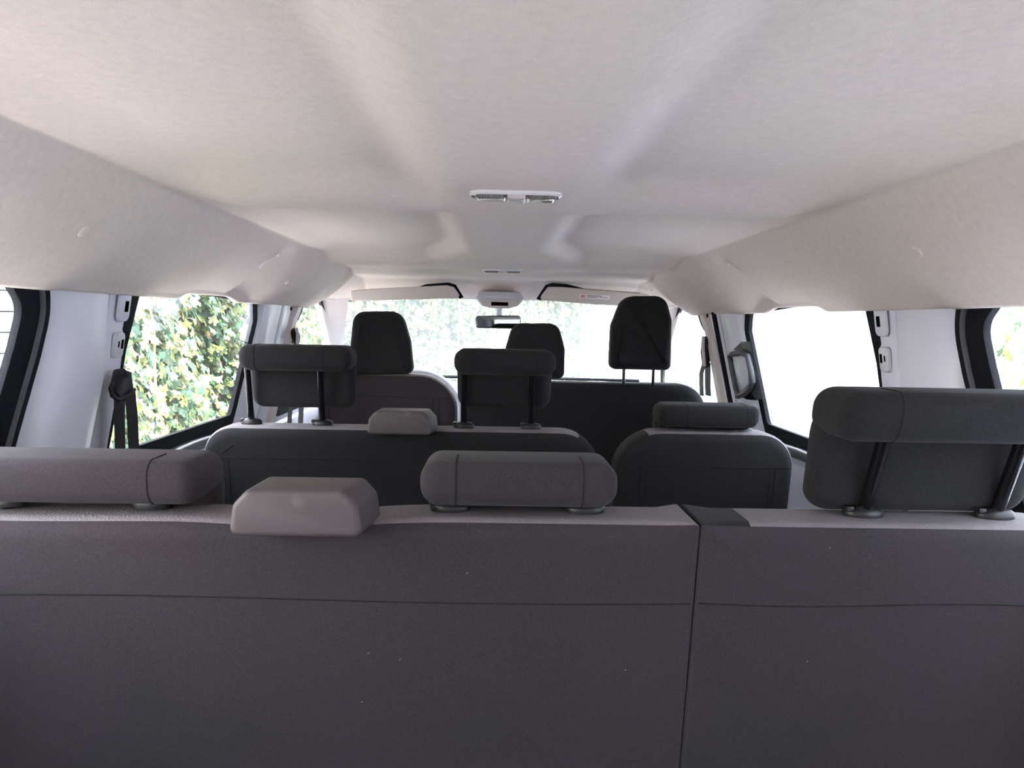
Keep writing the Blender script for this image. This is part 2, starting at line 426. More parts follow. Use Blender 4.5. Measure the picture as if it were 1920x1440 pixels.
    cp = struct(mb.build('trim_%d' % (1 if side < 0 else 2), M['paint']), f'bulging painted pillar between rear quarter window and sliding door window, {nm} side', 'pillar')
    fnC = lambda y, z, o: Vector((wx(z, side)-side*(.012+o), y, z))
    # pressed pockets with slots
    def patch(mb, yc, zc, wy, hz, o0, o1, rr, nn=5):
        pl = roundpoly([(yc-wy/2, zc-hz/2), (yc+wy/2, zc-hz/2), (yc+wy/2, zc+hz/2), (yc-wy/2, zc+hz/2)], rr, nn)
        mb.rings([[fnC(p.x, p.y, o0) for p in pl], [fnC(p.x, p.y, o1*.8+o0*.2) for p in offset_poly(pl, rr*.1)], [fnC(p.x, p.y, o1) for p in offset_poly(pl, rr*.3)]], True, False, True)
    mb = MB(); patch(mb, 1.486, .030, .045, .075, -.002, .0035, .014); mb.build('pressing', M['paint'], cp)
    mb = MB(); patch(mb, 1.482, -.052, .036, .050, -.002, .005, .010); mb.build('pressing', M['white_panel'], cp)
    mb = MB(); patch(mb, 1.490, .022, .013, .021, .002, .0045, .001, 1); patch(mb, 1.489, -.050, .008, .018, .004, .006, .001, 1); patch(mb, 1.475, -.050, .004, .012, .004, .006, .001, 1)
    patch(mb, 1.478, -.270, .006, .020, 0, .002, .001, 1); mb.build('slot', M['hole'], cp)
    # B pillar pressings
    bp = thing('trim_%d' % (3 if side < 0 else 4), f'painted pillar with ribs and a round hole between sliding door window and front door, {nm} side', 'pillar', (wx(-.2, side), 2.5, -.36)); bp['kind'] = 'structure'
    mb = MB(); rs = []
    for z in [-.40+.03*i for i in range(18)]:
        tilt = (z-.06)*.28
        prof = [(2.352, 0), (2.358, .010), (2.375, .017), (2.45, .018), (2.54, .018), (2.549, .012), (2.556, .011), (2.563, .015), (2.60, .017), (2.665, .015), (2.68, .004), (2.688, -.004)]
        rs.append([(wx(z, side)-side*o, y+tilt, z) for y, o in prof])
    mb.rings(rs, closed=False); mb.build('inner_panel', M['paint'], bp)
    mb = MB(); rs = []
    for z in [-.42+.03*i for i in range(18)]:
        tilt = (z-.06)*.26+.04*ss(-.02, .06, z)
        prof = [(2.688, -.002), (2.692, .022), (2.72, .028), (2.745, .022), (2.752, 0)]
        rs.append([(wx(z, side)-side*o, y+tilt, z) for y, o in prof])
    mb.rings(rs, closed=False); mb.build('edge_trim', M['cabtrim'], bp)
    mb = MB()
    mb.tube([(wx(z, side)-side*.010, 2.556+(z-.06)*.28, z) for z in [-.38+.04*i for i in range(12)]], .0045, 6)
    if side > 0:
        mb.tube([(wx(z, side)-side*.012, 2.600+(z-.06)*.28, z) for z in [-.38+.04*i for i in range(12)]], .016, 8)  # thick dark tube paints the shade of the right pillar's recess strip
    mb.build('pillar_groove_dark', M['rubber'], bp)
    mb = MB(); c0 = wall_at(545 if side < 0 else 1327, 579 if side < 0 else 592, side, .022)
    mb.tube([c0, c0-Vector((side*.003, 0, 0))], .007, 14); mb.build('hole', M['hole'], bp)
struct(MB().rbox((MID, 1.8, -1.21), (1.70, 4.34, .02), .004).build('floor', M['floor']), 'dark rubber floor of the van', 'floor')

# ------------------------------------------------------------------ seats
def outline_back(x0, x1, zt, zb, rl, rr, crown=.0):
    pts = roundpoly([(x1, zb), (x1, zt), (x0, zt), (x0, zb)], [0, rr, rl, 0], 10)   # right side up, over, left side down: counter-clockwise
    out = []
    for a, b in zip(pts[:-1], pts[1:]):
        n = max(1, int((b-a).length/.03))
        for k in range(n): out.append(a+(b-a)*k/n)
    out.append(pts[-1])
    return [Vector((p.x, p.y+crown(p.x) if callable(crown) and p.y > zt-.03 else p.y)) for p in out]
def backrest(par, x0, x1, Yt, zt, zb, D, lean, rl, rr, re, rear_m, trim_m, split=.62, el=None, er=None, patch_x=None, patch_m=None, crown=0):
    """rear face at Yt (top); returns the mapping function. el/er: edge radius at the ends"""
    O = outline_back(x0, x1, zt, zb, rl, rr, crown)
    el = re if el is None else el; er = re if er is None else er
    def er_at(p):
        k = re
        if p.x > x1-.03: k = er+(re-er)*ss(0, .03, x1-p.x)
        if p.x < x0+.03: k = min(k, el+(re-el)*ss(0, .03, p.x-x0))
        return k
    rl_ = [er_at(p) for p in O]
    fn = lambda x, z, t: Vector((x, Yt+(zt-z)*lean+t, z))
    def ring(c, s, front=False):
        q = offset_poly(O, [r*(1-c) for r in rl_], False)
        return [fn(p.x, p.y, (D-r*(1-s)) if front else r*(1-s)) for p, r in zip(q, rl_)]
    N = 8; R = []
    for k in range(N+1):
        a = math.pi/2*k/N; R.append(ring(math.sin(a), math.cos(a)))
    # note: c=sin -> outward, t=r(1-cos)
    ks = int(round(N*split))
    mb = MB(); mb.rings(R[:ks+1], closed=False)
    q = [p for p in offset_poly(O, rl_, False)]
    for a_, b_ in zip(q[:-1], q[1:]):
        if abs(a_.x-b_.x) > 1e-4: mb.add([fn(a_.x, a_.y, 0), fn(b_.x, b_.y, 0), fn(b_.x, zb, 0), fn(a_.x, zb, 0)], [(0, 1, 2, 3)])
    mb.build('rear_panel', rear_m, par)
    Fr = []
    for k in range(N+1):
        a = math.pi/2*(1-k/N); Fr.append(ring(math.sin(a), math.cos(a), True))
    T = R[ks:]+Fr
    n = len(O)
    def sub(i0, i1): return [[r[i] for i in range(i0, i1)] for r in T]
    if patch_x is None:
        mb = MB(); mb.rings(T, closed=False); mb.add(T[-1], [tuple(range(n))]); mb.build('front_cover', trim_m, par)
    else:
        (cut, sidep) = patch_x       # everything beyond the cut on that side takes the dark fabric
        ins = [i for i in range(n) if (O[i].x < cut if sidep < 0 else O[i].x > cut)]
        if sidep < 0: i0 = ins[0]; A = (0, i0+1); B = (i0, n)
        else: i0 = ins[-1]; A = (i0, n); B = (0, i0+1)
        mb = MB(); mb.rings(sub(*A), closed=False); mb.add(T[-1], [tuple(range(n))]); mb.build('front_cover', trim_m, par)
        mb = MB(); mb.rings(sub(*B), closed=False); mb.build('side_bolster', patch_m, par)
    return fn
def guide(par, x, y, z, r=.020):
    mb = MB(); rs = []
    for rr, h in ((1.0, -.004), (1.05, .002), (1.0, .006), (.8, .010), (.42, .012), (.40, .006)):
        rs.append([(x+r*1.25*rr*math.cos(a), y+r*.85*rr*math.sin(a), z+h) for a in [2*math.pi*k/24 for k in range(24)]])
    mb.rings(rs, True, True, True)
    g = mb.build('post_guide', M['plastic'], par)
    mb = MB(); mb.rbox((x-r*1.05, y-.002, z+.008), (.010, .016, .008), .002, 2); mb.build('release_button', M['plastic'], g)
def head_restraint(par, xa, xb, x0, x1, Yg, zs, zroll, hroll, hpad, lean, rL, rR, rear=.045, m='dark2', postr=.0075, show=True):
    """roll shaped cushion with a pad hanging in front, carried on two posts at xa, xb"""
    Y0 = Yg-(zroll+hroll/2-zs)*lean
    fn = lambda x, z, t: Vector((x, Y0-rear+(zroll-z)*lean*.5+t, z))
    mb = MB()
    pl = roundpoly([(x0, zroll), (x1, zroll), (x1, zroll+hroll), (x0, zroll+hroll)], [.034, .034, rR, rL], 8)
    pillow(mb, pl, min(.025, hroll*.37), .115, fn)
    fn2 = lambda x, z, t: Vector((x, Y0+.030+(zroll-z)*lean*.6+t, z))
    zt = zroll+hroll; zb = zt-hpad
    pl = roundpoly([(x0+.006, zb), (x1-.006, zb), (x1-.002, zt-.006), (x0+.002, zt-.006)], [.03, .03, rR, rL], 8)
    pillow(mb, pl, .022, .052, fn2)
    h = mb.build('head_restraint', M[m], par, auto=0)
    for x in (x0+.018+rL*.9, x1-.018-rR*.9):
        mb = MB()
        r = min(.025, hroll*.37)+.0003; c = []
        for k in range(7):
            a = math.pi/2*k/6; c.append(fn(x, zt-r*(1-math.sin(a))+.0002, r*(1-math.cos(a))-.0002)) if False else None
        pts = [fn(x, zt+.0003, .06)]+[fn(x, zt-r+r*math.sin(a)+.0003*math.sin(a), r-r*math.cos(a)-.0003*math.cos(a)) for a in [math.pi/2*(1-k/6) for k in range(7)]]
        pts += [fn(x, zroll+r-r*math.sin(a)-.0003*math.sin(a), r-r*math.cos(a)-.0003*math.cos(a)) for a in [math.pi/2*k/6 for k in range(7)]]
        mb.tube(pts, .0007, 5)
        mb.build('seam', M['seam'], h)
    for x in (xa, xb):
        mb = MB(); top = Vector((x, Y0, zroll+.02)); bot = Vector((x, Yg+.02*lean, zs-.02))
        mb.tube([bot, top], postr, 14); mb.build('post', M['post'], h)
    return h
def seam(par, pts, r=.0009):
    mb = MB(); mb.tube(pts, r, 5); return mb.build('seam', M['seam'], par)
def under(par, x0, x1, Yt, zt):
    """cushion and pedestal that carry the backrest"""
    mb = MB(); mb.rbox(((x0+x1)/2, Yt+.40, -.80), (x1-x0, .50, .15), .045, 4); mb.build('seat_cushion', M['dark'], par)
    n = max(2, int(round((x1-x0)/.45))+1)
    for k in range(2):
        x = x0+.10 if k == 0 else x1-.10
        mb = MB(); mb.rbox((x, Yt+.40, -1.03), (.05, .42, .34), .01, 2, taper=(1, .8)); mb.build('leg', M['metal'], par)

def row(Yt, zt, x0, x1, name, label, cat, group, D=.115, lean=.16, **k):
    par = thing(name, label, cat, ((x0+x1)/2, Yt+.35, -1.2), group)
    fn = backrest(par, x0, x1, Yt, zt, -.86, D, lean, k.get('rl', .05), k.get('rr', .05), k.get('re', .03), k.get('rear_m', M['dark']), k.get('trim_m', M['grey']), k.get('split', .62), k.get('el'), k.get('er'), k.get('px'), k.get('pm', M['dark2']), k.get('crown', 0))
    under(par, x0, x1, Yt, zt)
    return par, fn
# --- rear row
Y3, Z3 = .925, -.240
crown3 = lambda x: -.010*math.exp(-((x+.24)/.10)**2)-.006*ss(-.2, -.6, x)
b3, fn3 = row(Y3, Z3, -.745, .2562, 'bench_seat', 'wide dark grey two-seat bench backrest filling the bottom of the view', 'bench seat', 'rear row seats', rl=.05, rr=.006, er=.004, re=.028, crown=crown3)
s3, fn3s = row(Y3, Z3, .2568, .765, 'van_seat', 'dark grey single seat back at lower right with tall raised head restraint', 'van seat', 'rear row seats', rl=.006, rr=.05, el=.004, re=.028, px=(.352, -1), pm=M['dark2'])
def hseam(par, fn, x0, x1, z, amp=.003, off=-.0004, n=40, r=.0009):
    return seam(par, [fn(x0+(x1-x0)*k/n, z+amp*math.sin(math.pi*k/n*2), off) for k in range(n+1)], r)
hseam(b3, fn3, -.72, .251, -.346); hseam(s3, fn3s, .262, .74, -.345, -.003)
for x in (-.622, -.438, -.055, .120): guide(b3, x, .985, Z3+.002)
for x in (.487, .662): guide(s3, x, .985, Z3+.002)
head_restraint(b3, -.622, -.438, -.70, -.362, .985, Z3, -.230, .057, .13, .2, .025, .045, m='dark')
head_restraint(b3, -.055, .120, -.091, .156, .985, Z3, -.226, .058, .13, .2, .030, .030, m='dark')
head_restraint(s3, .487, .662,   .412, .714, .985, Z3, -.132, .063, .168, .38, .055, .03, rear=.040, m='dark2', postr=.0088)
def fold_handle(par, x0, x1, Yr, zb, zt, dep):
    mb = MB(); cx = (x0+x1)/2
    pl = roundpoly([(x0, zb), (x1, zb), (x1-.005, zt-.018), (x1-.022, zt), (x0+.022, zt), (x0+.005, zt-.018)], [.010, .010, .014, .012, .012, .014], 6)
    pillow(mb, pl, .007, dep, lambda x, z, t: Vector((x+(.012*(t/dep) if x > cx else .004*t/dep), Yr+t, z)))
    return mb.build('fold_handle', M['handle'], par, auto=60)
fold_handle(b3, -.309, -.153, .886, -.252, -.196, .085)
for par_, fn_, x_, z_, a_ in ((b3, fn3, -.115, -.428, 1.2), (b3, fn3, .175, -.440, .9), (b3, fn3, -.155, -.420, .3), (s3, fn3s, .42, -.268, 1.3), (b3, fn3, -.03, -.308, .5), (b3, fn3, -.165, -.49, .2), (s3, fn3s, .41, -.425, .8)):
    mb = MB(); c_ = fn_(x_, z_, -.0003); mb.tube([c_-Vector((math.cos(a_), 0, math.sin(a_)))*.0016, c_, c_+Vector((math.cos(a_), 0, math.sin(a_)))*.0016], [.0002, .0005, .0002], 6); mb.build('lint_speck', M['grey'], par_)
# --- middle row
Y2, Z2 = 1.835, -.254
b2, fn2_ = row(Y2, Z2, -.705, .262, 'bench_seat', 'dark two-seat bench in the middle row with two raised head restraints', 'bench seat', 'middle row seats', rl=.075, rr=.10, re=.03, px=(.20, 1), rear_m=M['dark2'])
s2, fn2s = row(Y2, Z2+.004, .300, .742, 'van_seat', 'black single seat in the middle row with lowered head restraint, beside the blank window', 'van seat', 'middle row seats', rl=.11, rr=.09, re=.03, px=(.388, -1), rear_m=M['dark2'])
hseam(b2, fn2_, -.67, .22, -.332, .002); hseam(s2, fn2s, .325, .725, -.335, .002)
for par, fn, xs in ((b2, fn2_, (-.655, -.640, .195)), (s2, fn2s, (.36, .375, .68, .693))):
    for x in xs: seam(par, [fn(x, -.34-.03*k, -.0004) for k in range(12)], .001)
seam(b2, [fn2_(-.655+.03*k, -.32+(.045*math.sin(min(1, k/3)*math.pi/2)), -.0006) for k in range(2)], .0008)
for x in (-.598, -.424, -.076, .091): guide(b2, x, 1.895, Z2+.002)
for x in (.455, .620): guide(s2, x, 1.895, Z2+.002)
head_restraint(b2, -.598, -.424, -.607, -.342, 1.895, Z2, -.118, .062, .158, .22, .025, .050)
head_restraint(b2, -.076, .091, -.098, .145, 1.895, Z2, -.119, .062, .150, .22, .034, .034)
head_restraint(s2, .455, .620, .402, .648, 1.895, Z2, -.240, .056, .12, .2, .055, .018)
fold_handle(b2, -.300, -.147, 1.795, -.262, -.205, .075)
# --- front row
Y1 = 2.80
d1, fn1 = row(Y1, -.186, -.655, -.140, 'van_seat', 'dark driver seat behind the steering wheel with a tall closed head restraint', 'van seat', 'front row seats', rl=.10, rr=.14, re=.035, D=.13, rear_m=M['dark'], trim_m=M['grey'])
p1, fn1p = row(Y1+.02, -.205, -.118, .795, 'bench_seat', 'black front passenger bench with two tall head restraints against the windscreen', 'bench seat', 'front row seats', rl=.06, rr=.11, re=.035, D=.13, rear_m=M['dark2'], trim_m=M['dark2'])
hseam(d1, fn1, -.63, -.16, -.268, .001); hseam(p1, fn1p, -.09, .75, -.315, .002)
for par, fn, xs, z0 in ((d1, fn1, (-.635, -.61, -.225, -.205), -.275), (p1, fn1p, (-.005, .006), -.32)):
    for x in xs: seam(par, [fn(x, z0-.03*k, -.0005) for k in range(14)], .0013)
def tall_restraint(par, pts, rad, Yr, th, posts, zs, m='dark2'):
    pl = roundpoly(pts, rad, 8); mb = MB()
    pillow(mb, pl, .030, th, lambda x, z, t: Vector((x, Yr-(z+.19)*.10+t, z))  )
    h = mb.build('head_restraint', M[m], par, auto=0)
    zb = min(p[1] for p in pts); cx = sum(p[0] for p in pts)/len(pts)
    for sg in (.80,):
        for x in (min(p[0] for p in pts)+.022, max(p[0] for p in pts)-.022):
            pass
    for x in posts:
        mb = MB(); mb.tube([(x, Yr+th/2, zs-.03), (x, Yr+th/2, zb+.03)], .006, 12); mb.build('post', M['post'], h)
def hx(px, py, Y): v = at(px, py, Y); return (v.x, v.z)
Yh = 2.79
tall_restraint(d1, [hx(652, 705, Yh), hx(774, 702, Yh), hx(768, 640, Yh), hx(752, 583, Yh), hx(663, 584, Yh), hx(655, 650, Yh)], [.025, .025, .05, .055, .045, .05], Yh, .10, (-.49, -.37), -.186)
tall_restraint(p1, [hx(950, 714, Yh), hx(1059, 711, Yh), hx(1060, 655, Yh), hx(1047, 606, Yh), hx(962, 606, Yh), hx(946, 660, Yh)], [.025, .025, .05, .045, .045, .05], Yh, .10, (.09, .19), -.205)
tall_restraint(p1, [hx(1144, 693, Yh), hx(1260, 695, Yh), hx(1260, 600, Yh), hx(1247, 555, Yh), hx(1168, 555, Yh), hx(1147, 610, Yh)], [.025, .02, .04, .055, .06, .05], Yh, .10, (.478, .588), -.205)

# ------------------------------------------------------------------ lamps, visors, console, mirror
def ceiling_lamp(name, label, c, wid, dep, tilt):
    t = thing(name, label, 'ceiling lamp', c); c = Vector(c)
    mb = MB(); pl = roundpoly([(-wid/2, -dep/2), (wid/2, -dep/2), (wid/2, dep/2), (-wid/2, dep/2)], [dep*.45]*4, 6)
    f = lambda x, y, h: c+Vector((x, y*math.cos(tilt), y*math.sin(tilt)-h))
    mb.rings([[f(p.x, p.y, -.002) for p in pl], [f(p.x, p.y, .003) for p in pl], [f(p.x, p.y, .0055) for p in offset_poly(pl, .003)], [f(p.x, p.y, .004) for p in offset_poly(pl, .006)]], True, True, True)
    mb.build('bezel', M['chrome'], t)
    for s_, x0, x1 in (('lens', -wid/2+.008, -.012), ('lens', .014, wid/2-.008)):
        mb = MB(); pl = roundpoly([(x0, -dep/2+.006), (x1, -dep/2+.006), (x1, dep/2-.006), (x0, dep/2-.006)], .005, 4)
        mb.rings([[f(p.x, p.y, .002) for p in pl], [f(p.x, p.y, .008) for p in offset_poly(pl, .002)], [f(p.x, p.y, .010) for p in offset_poly(pl, .005)]], True, False, True); mb.build('lens', M['lens'], t)
    mb = MB(); pl = roundpoly([(-.012, -dep/2+.004), (.014, -dep/2+.004), (.014, dep/2-.004), (-.012, dep/2-.004)], .003, 3)
    mb.rings([[f(p.x, p.y, .002) for p in pl], [f(p.x, p.y, .010) for p in pl], [f(p.x, p.y, .012) for p in offset_poly(pl, .003)]], True, False, True); mb.build('switch', M['lens_mid'], t)
    return t
ceiling_lamp('ceiling_lamp', 'clear ribbed oblong lamp on the headliner above the rear row', (at(967, 367, 1.12).x, 1.125, LO), .134, .052, 0)
ceiling_lamp('ceiling_lamp', 'small white lamp on the headliner behind the overhead console', (at(942, 509, 2.68).x, 2.66, LO), .140, .045, 0)

def sun_visor(label, pts, Y, lab=False):
    c = sum((at(*p, Y) for p in pts), Vector())/len(pts)
    t = thing('sun_visor', label, 'sun visor', c, 'sun visors above the windscreen')
    pl = [Vector(hx(p[0], p[1], Y)) for p in pts]; pl = offset_ccw(roundpoly(pl, .012, 5), 0)
    mb = MB(); pillow(mb, pl, .007, .022, lambda x, z, tt: Vector((x, Y-(z-.12)*.35+tt, z))); mb.build('visor_board', M['visor'], t)
    return t
vl = sun_visor('blank pale grey sun visor on the driver side above the windscreen', [(656, 545), (700, 541), (838, 535), (851, 538), (866, 559), (656, 564)], 3.06)
vr = sun_visor('pale grey sun visor with a small warning label, right of the overhead console', [(1009, 562), (1027, 538), (1050, 538), (1215, 551), (1232, 577), (1120, 571)], 3.06)
for t, pts in ((vl, [(778, 540), (800, 533), (842, 530), (855, 534), (869, 557), (862, 560), (840, 545), (790, 546)]), (vr, [(1006, 560), (1023, 534), (1035, 531), (1062, 533), (1095, 541), (1200, 549), (1200, 553), (1060, 545), (1030, 545), (1014, 563)])):  # dark plates paint the shaded gap around each visor
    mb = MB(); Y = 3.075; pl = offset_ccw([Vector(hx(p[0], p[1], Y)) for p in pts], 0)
    mb.rings([[Vector((p.x, Y-(p.y-.12)*.35, p.y)) for p in pl], [Vector((p.x, Y+.02-(p.y-.12)*.35, p.y)) for p in pl]], True, True, True); mb.build('visor_gap_shade', M['rubber'], t, smooth=False)
# warning label on the right visor
def quad_on_visor(px0, py0, px1, py1, sl, e, nm, m, par):
    Y = 3.0575-e; a = [at(px0, py0, Y), at(px1, py0+sl, Y), at(px1, py1+sl, Y), at(px0, py1, Y)]
    a = [Vector((p.x, 3.06-(p.z-.12)*.35-e, p.z)) for p in a]
    mb = MB(); mb.rings([a, [p+Vector((0, .0015, 0)) for p in a]], True, True, True); return mb.build(nm, m, par, smooth=False)
lb = quad_on_visor(1087, 551, 1144, 559, 3, .0012, 'warning_label', M['label_paper'], vr)
for (a, b_, c_, d_) in ((1089, 552.5, 1097, 558), (1100, 553.5, 1128, 554.6), (1100, 556.2, 1120, 557.2), (1124, 557.0, 1140, 557.8)):
    quad_on_visor(a, b_, c_, d_, (c_-a)*.05, .0018, 'label_print', M['label_ink'] if a < 1095 else M['handle'], lb)
# passenger side visor pivot clip
t = thing('visor_clip', 'small white plastic clip at the outer end of the labelled sun visor', 'clip', at(1225, 541, 3.04))
MB().rbox(at(1225, 541, 3.04), (.022, .02, .024), .006).build('clip_body', M['cabtrim'], t); MB().tube([at(1225, 543, 3.03)+Vector((0, 0, .0)), at(1225, 543, 3.03)+Vector((0, .02, .012))], .005, 8).build('clip_pin', M['chrome'], t)

t = thing('overhead_console', 'pale oval overhead console with a dark display above the mirror', 'console', at(938, 560, 3.1))
mb = MB(); Y = 3.08
pl = offset_ccw(roundpoly([Vector(hx(*p, Y)) for p in ((892, 560), (897, 546), (975, 547), (984, 560), (972, 573), (955, 578), (920, 577), (903, 573))], .01, 5), 0)
pillow(mb, pl, .010, .10, lambda x, z, tt: Vector((x, Y+tt, z))); mb.build('console_shell', M['console'], t)
mb = MB(); pl = offset_ccw([Vector(hx(*p, Y-.002)) for p in ((921, 566), (953, 567), (953, 573.5), (921, 573))], 0)
mb.rings([[Vector((p.x, Y+.01, p.y)) for p in pl], [Vector((p.x, Y-.003, p.y)) for p in pl]], True, True, True); mb.build('display', M['hole'], t, smooth=False)
mb = MB(); mb.tube([at(910, 556, Y-.002), at(938, 557, Y-.004), at(965, 557.5, Y-.002)], .004, 8); mb.build('console_ridge', M['white_panel'], t)
mb = MB(); pl = offset_ccw(roundpoly([Vector(hx(*p, Y-.002)) for p in ((900, 563), (977, 564), (968, 572), (955, 577), (920, 576), (907, 572))], .004, 4), 0)
mb.rings([[Vector((p.x, Y+.01, p.y)) for p in pl], [Vector((p.x, Y-.0015, p.y)) for p in offset_poly(pl, .001)]], True, True, True); mb.build('console_inset', M['visor'], t)

t = thing('rear_view_mirror', 'rectangular rear-view mirror hanging below the overhead console', 'mirror', at(934, 590, 3.16))
mb = MB(); Y = 3.15
pl = offset_ccw(roundpoly([Vector(hx(*p, Y)) for p in ((891, 592), (976, 591), (978, 617), (893, 615))], .012, 5), 0)
pillow(mb, pl, .006, .03, lambda x, z, tt: Vector((x, Y+tt+(x-.02)*.12, z))); mb.build('mirror_shell', M['dash'], t)
mb = MB(); q = offset_poly(pl, .004)
mb.rings([[Vector((p.x, Y-.001+(p.x-.02)*.12, p.y)) for p in q], [Vector((p.x, Y-.0025+(p.x-.02)*.12, p.y)) for p in offset_poly(q, .001)]], True, True, True); mb.build('mirror_glass', M['mirror'], t, smooth=False)
mb = MB(); mb.tube([Vector((at(936, 592, Y).x, Y+.025, at(936, 600, Y).z)), at(936, 582, 3.19), at(936, 572, 3.2)], [.012, .014, .02], 10); mb.build('mirror_stem', M['paint'], t)

# ------------------------------------------------------------------ windscreen, A pillars, dash, steering wheel
def ws(x, s):     # windscreen surface, s 0 (top) .. 1 (bottom)
    hw = .64+.17*s; X = MID+x*hw; return Vector((X, 3.26+.66*s-.05*x*x*(1), .115-.40*s))
mb = MB(); n = 16
mb.rings([[ws(-1+2*i/n, k/8) for i in range(n+1)] for k in range(9)], closed=False); mb.rings([[ws(-1+2*i/n, k/8)+Vector((0, .005, .003)) for i in range(n+1)] for k in range(9)], closed=False)
struct(mb.build('window_7', M['screen']), 'windscreen with glare haze mixed into its glass, overexposed foliage beyond', 'windscreen')
for side in (-1, 1):
    mb = MB(); rs = []
    for k in range(13):
        s_ = -.08+1.1*k/12; c = ws(side*1.0, s_); c2 = Vector((wx(c.z, side, -.008), c.y-.115+.02*s_, c.z+.0))
        m_ = (c+c2)/2+Vector((-side*.022, -.0, 0))
        rs.append([c+Vector((side*.01, .01, 0)), c+Vector((-side*.012, -.015, 0)), m_, c2+Vector((-side*.016, .015, 0)), c2+Vector((-side*.01, -.02, 0)), c2+Vector((side*.02, 0, 0))])
    mb.rings(rs, True, True, True)
    o = mb.build('trim_%d' % (5 if side < 0 else 6), M['cabtrim']); struct(o, f'pale windscreen pillar trim, {names[side]} side', 'pillar')
t = thing('dashboard', 'grey dashboard below the windscreen', 'dashboard', (MID, 3.75, -.45))
mb = MB(); rs = []
for i in range(25):
    x = -.78+1.56*i/24; hump = .055*math.exp(-((x+.36)/.20)**2)
    pr = [(3.40, -.60), (3.38, -.42), (3.42, -.34+hump), (3.50, -.30+hump), (3.62, -.285+hump*.5), (3.95, -.29), (3.98, -.6)]
    rs.append([(MID+x, y, z) for y, z in pr])
mb.rings(rs, True, True, True); mb.build('dash_top', M['dash'], t)
mb = MB(); mb.tube([(MID+x, 3.86-.05*(x/.7)**2, -.262) for x in [-.7+.1*i for i in range(15)]], .008, 6); mb.build('screen_rubber', M['rubber'], t)
t = thing('steering_wheel', 'steering wheel whose rim shows to the right of the driver seat', 'steering wheel', at(768, 772, 3.22))
cc = at(774, 776, 3.24); ax = Vector((0, -.86, .5)).normalized(); e1 = Vector((1, 0, 0)); e2 = ax.cross(e1).normalized()*-1
e2 = Vector((0, .5, .86)).normalized()
mb = MB(); R_ = .200; pts = [cc+(e1*math.cos(a)+e2*math.sin(a))*R_ for a in [2*math.pi*k/48 for k in range(49)]]
mb.tube(pts, .015, 12, False); mb.build('rim', M['wheelrim'], t)
mb = MB(); mb.rbox(cc-ax*-.0, (.15, .05, .12), .02, 4, rot=Matrix.Rotation(math.radians(-30), 3, 'X')); mb.build('hub', M['dash'], t)
for a in (0, math.pi, -math.pi/2):
    mb = MB(); mb.tube([cc+(e1*math.cos(a)+e2*math.sin(a))*.05, cc+(e1*math.cos(a)+e2*math.sin(a))*.185], .013, 8, flat=.6); mb.build('spoke', M['dash'], t)
mb = MB(); mb.tube([cc, cc-ax*.11], .03, 12); mb.build('column', M['dash'], t)

# ------------------------------------------------------------------ seat belts and grab handle
for side in (-1, 1):
    t = thing('seat_belt', ('black seat belt hanging in two straps from its pillar loop beside the ivy window' if side < 0 else 'black belt loop peeping above the raised head restraint at the pillar, right side'), 'seat belt', (wx(-.1, side, .04), 1.50, -.12), 'rear row seat belts')
    g = lambda px, py, inb: wall_at(px, py, -1, inb)
    def q(px, py, inb):
        v = g(px, py, inb)
        if side > 0: v = Vector((2*MID-v.x, v.y, v.z-.012))
        return v
    mb = MB(); pts = [q(219, 692, .03), q(232, 690, .045), q(243, 694, .05), q(246, 712, .05), q(248, 732, .055), q(238, 742, .055), q(222, 748, .05), q(212, 738, .04), q(214, 712, .035)]
    cen = sum(pts, Vector())/len(pts)
    rs = []
    for h, sc in ((-.012, .9), (0, 1.0), (.008, .85), (.012, .5)): rs.append([cen+(p-cen)*sc-Vector((side*h, h*.8, 0)) for p in pts])
    mb.rings(rs, True, True, True); mb.build('loop_cover', M['plastic'], t)
    mb = MB(); mb.tube([q(212, 716, .05), q(207, 728, .052), q(210, 742, .055), q(222, 750, .06), q(238, 742, .06), q(252, 730, .06)], .004, 8); mb.build('guide_loop', M['plastic'], t)
    mb = MB(); mb.ribbon([q(224, 746, .055), q(224, 790, .055), q(226, 860, .055), q(228, 1060, .05)], Vector((-side*.15, 1, 0)), .030, .0015); mb.build('belt_strap', M['webbing'], t)
    mb = MB(); mb.ribbon([q(243, 730, .06), q(248, 780, .062), q(252, 860, .066), q(258, 1080, .07)], Vector((-side*.15, 1, 0)), .032, .0015); mb.build('belt_strap', M['webbing'], t)
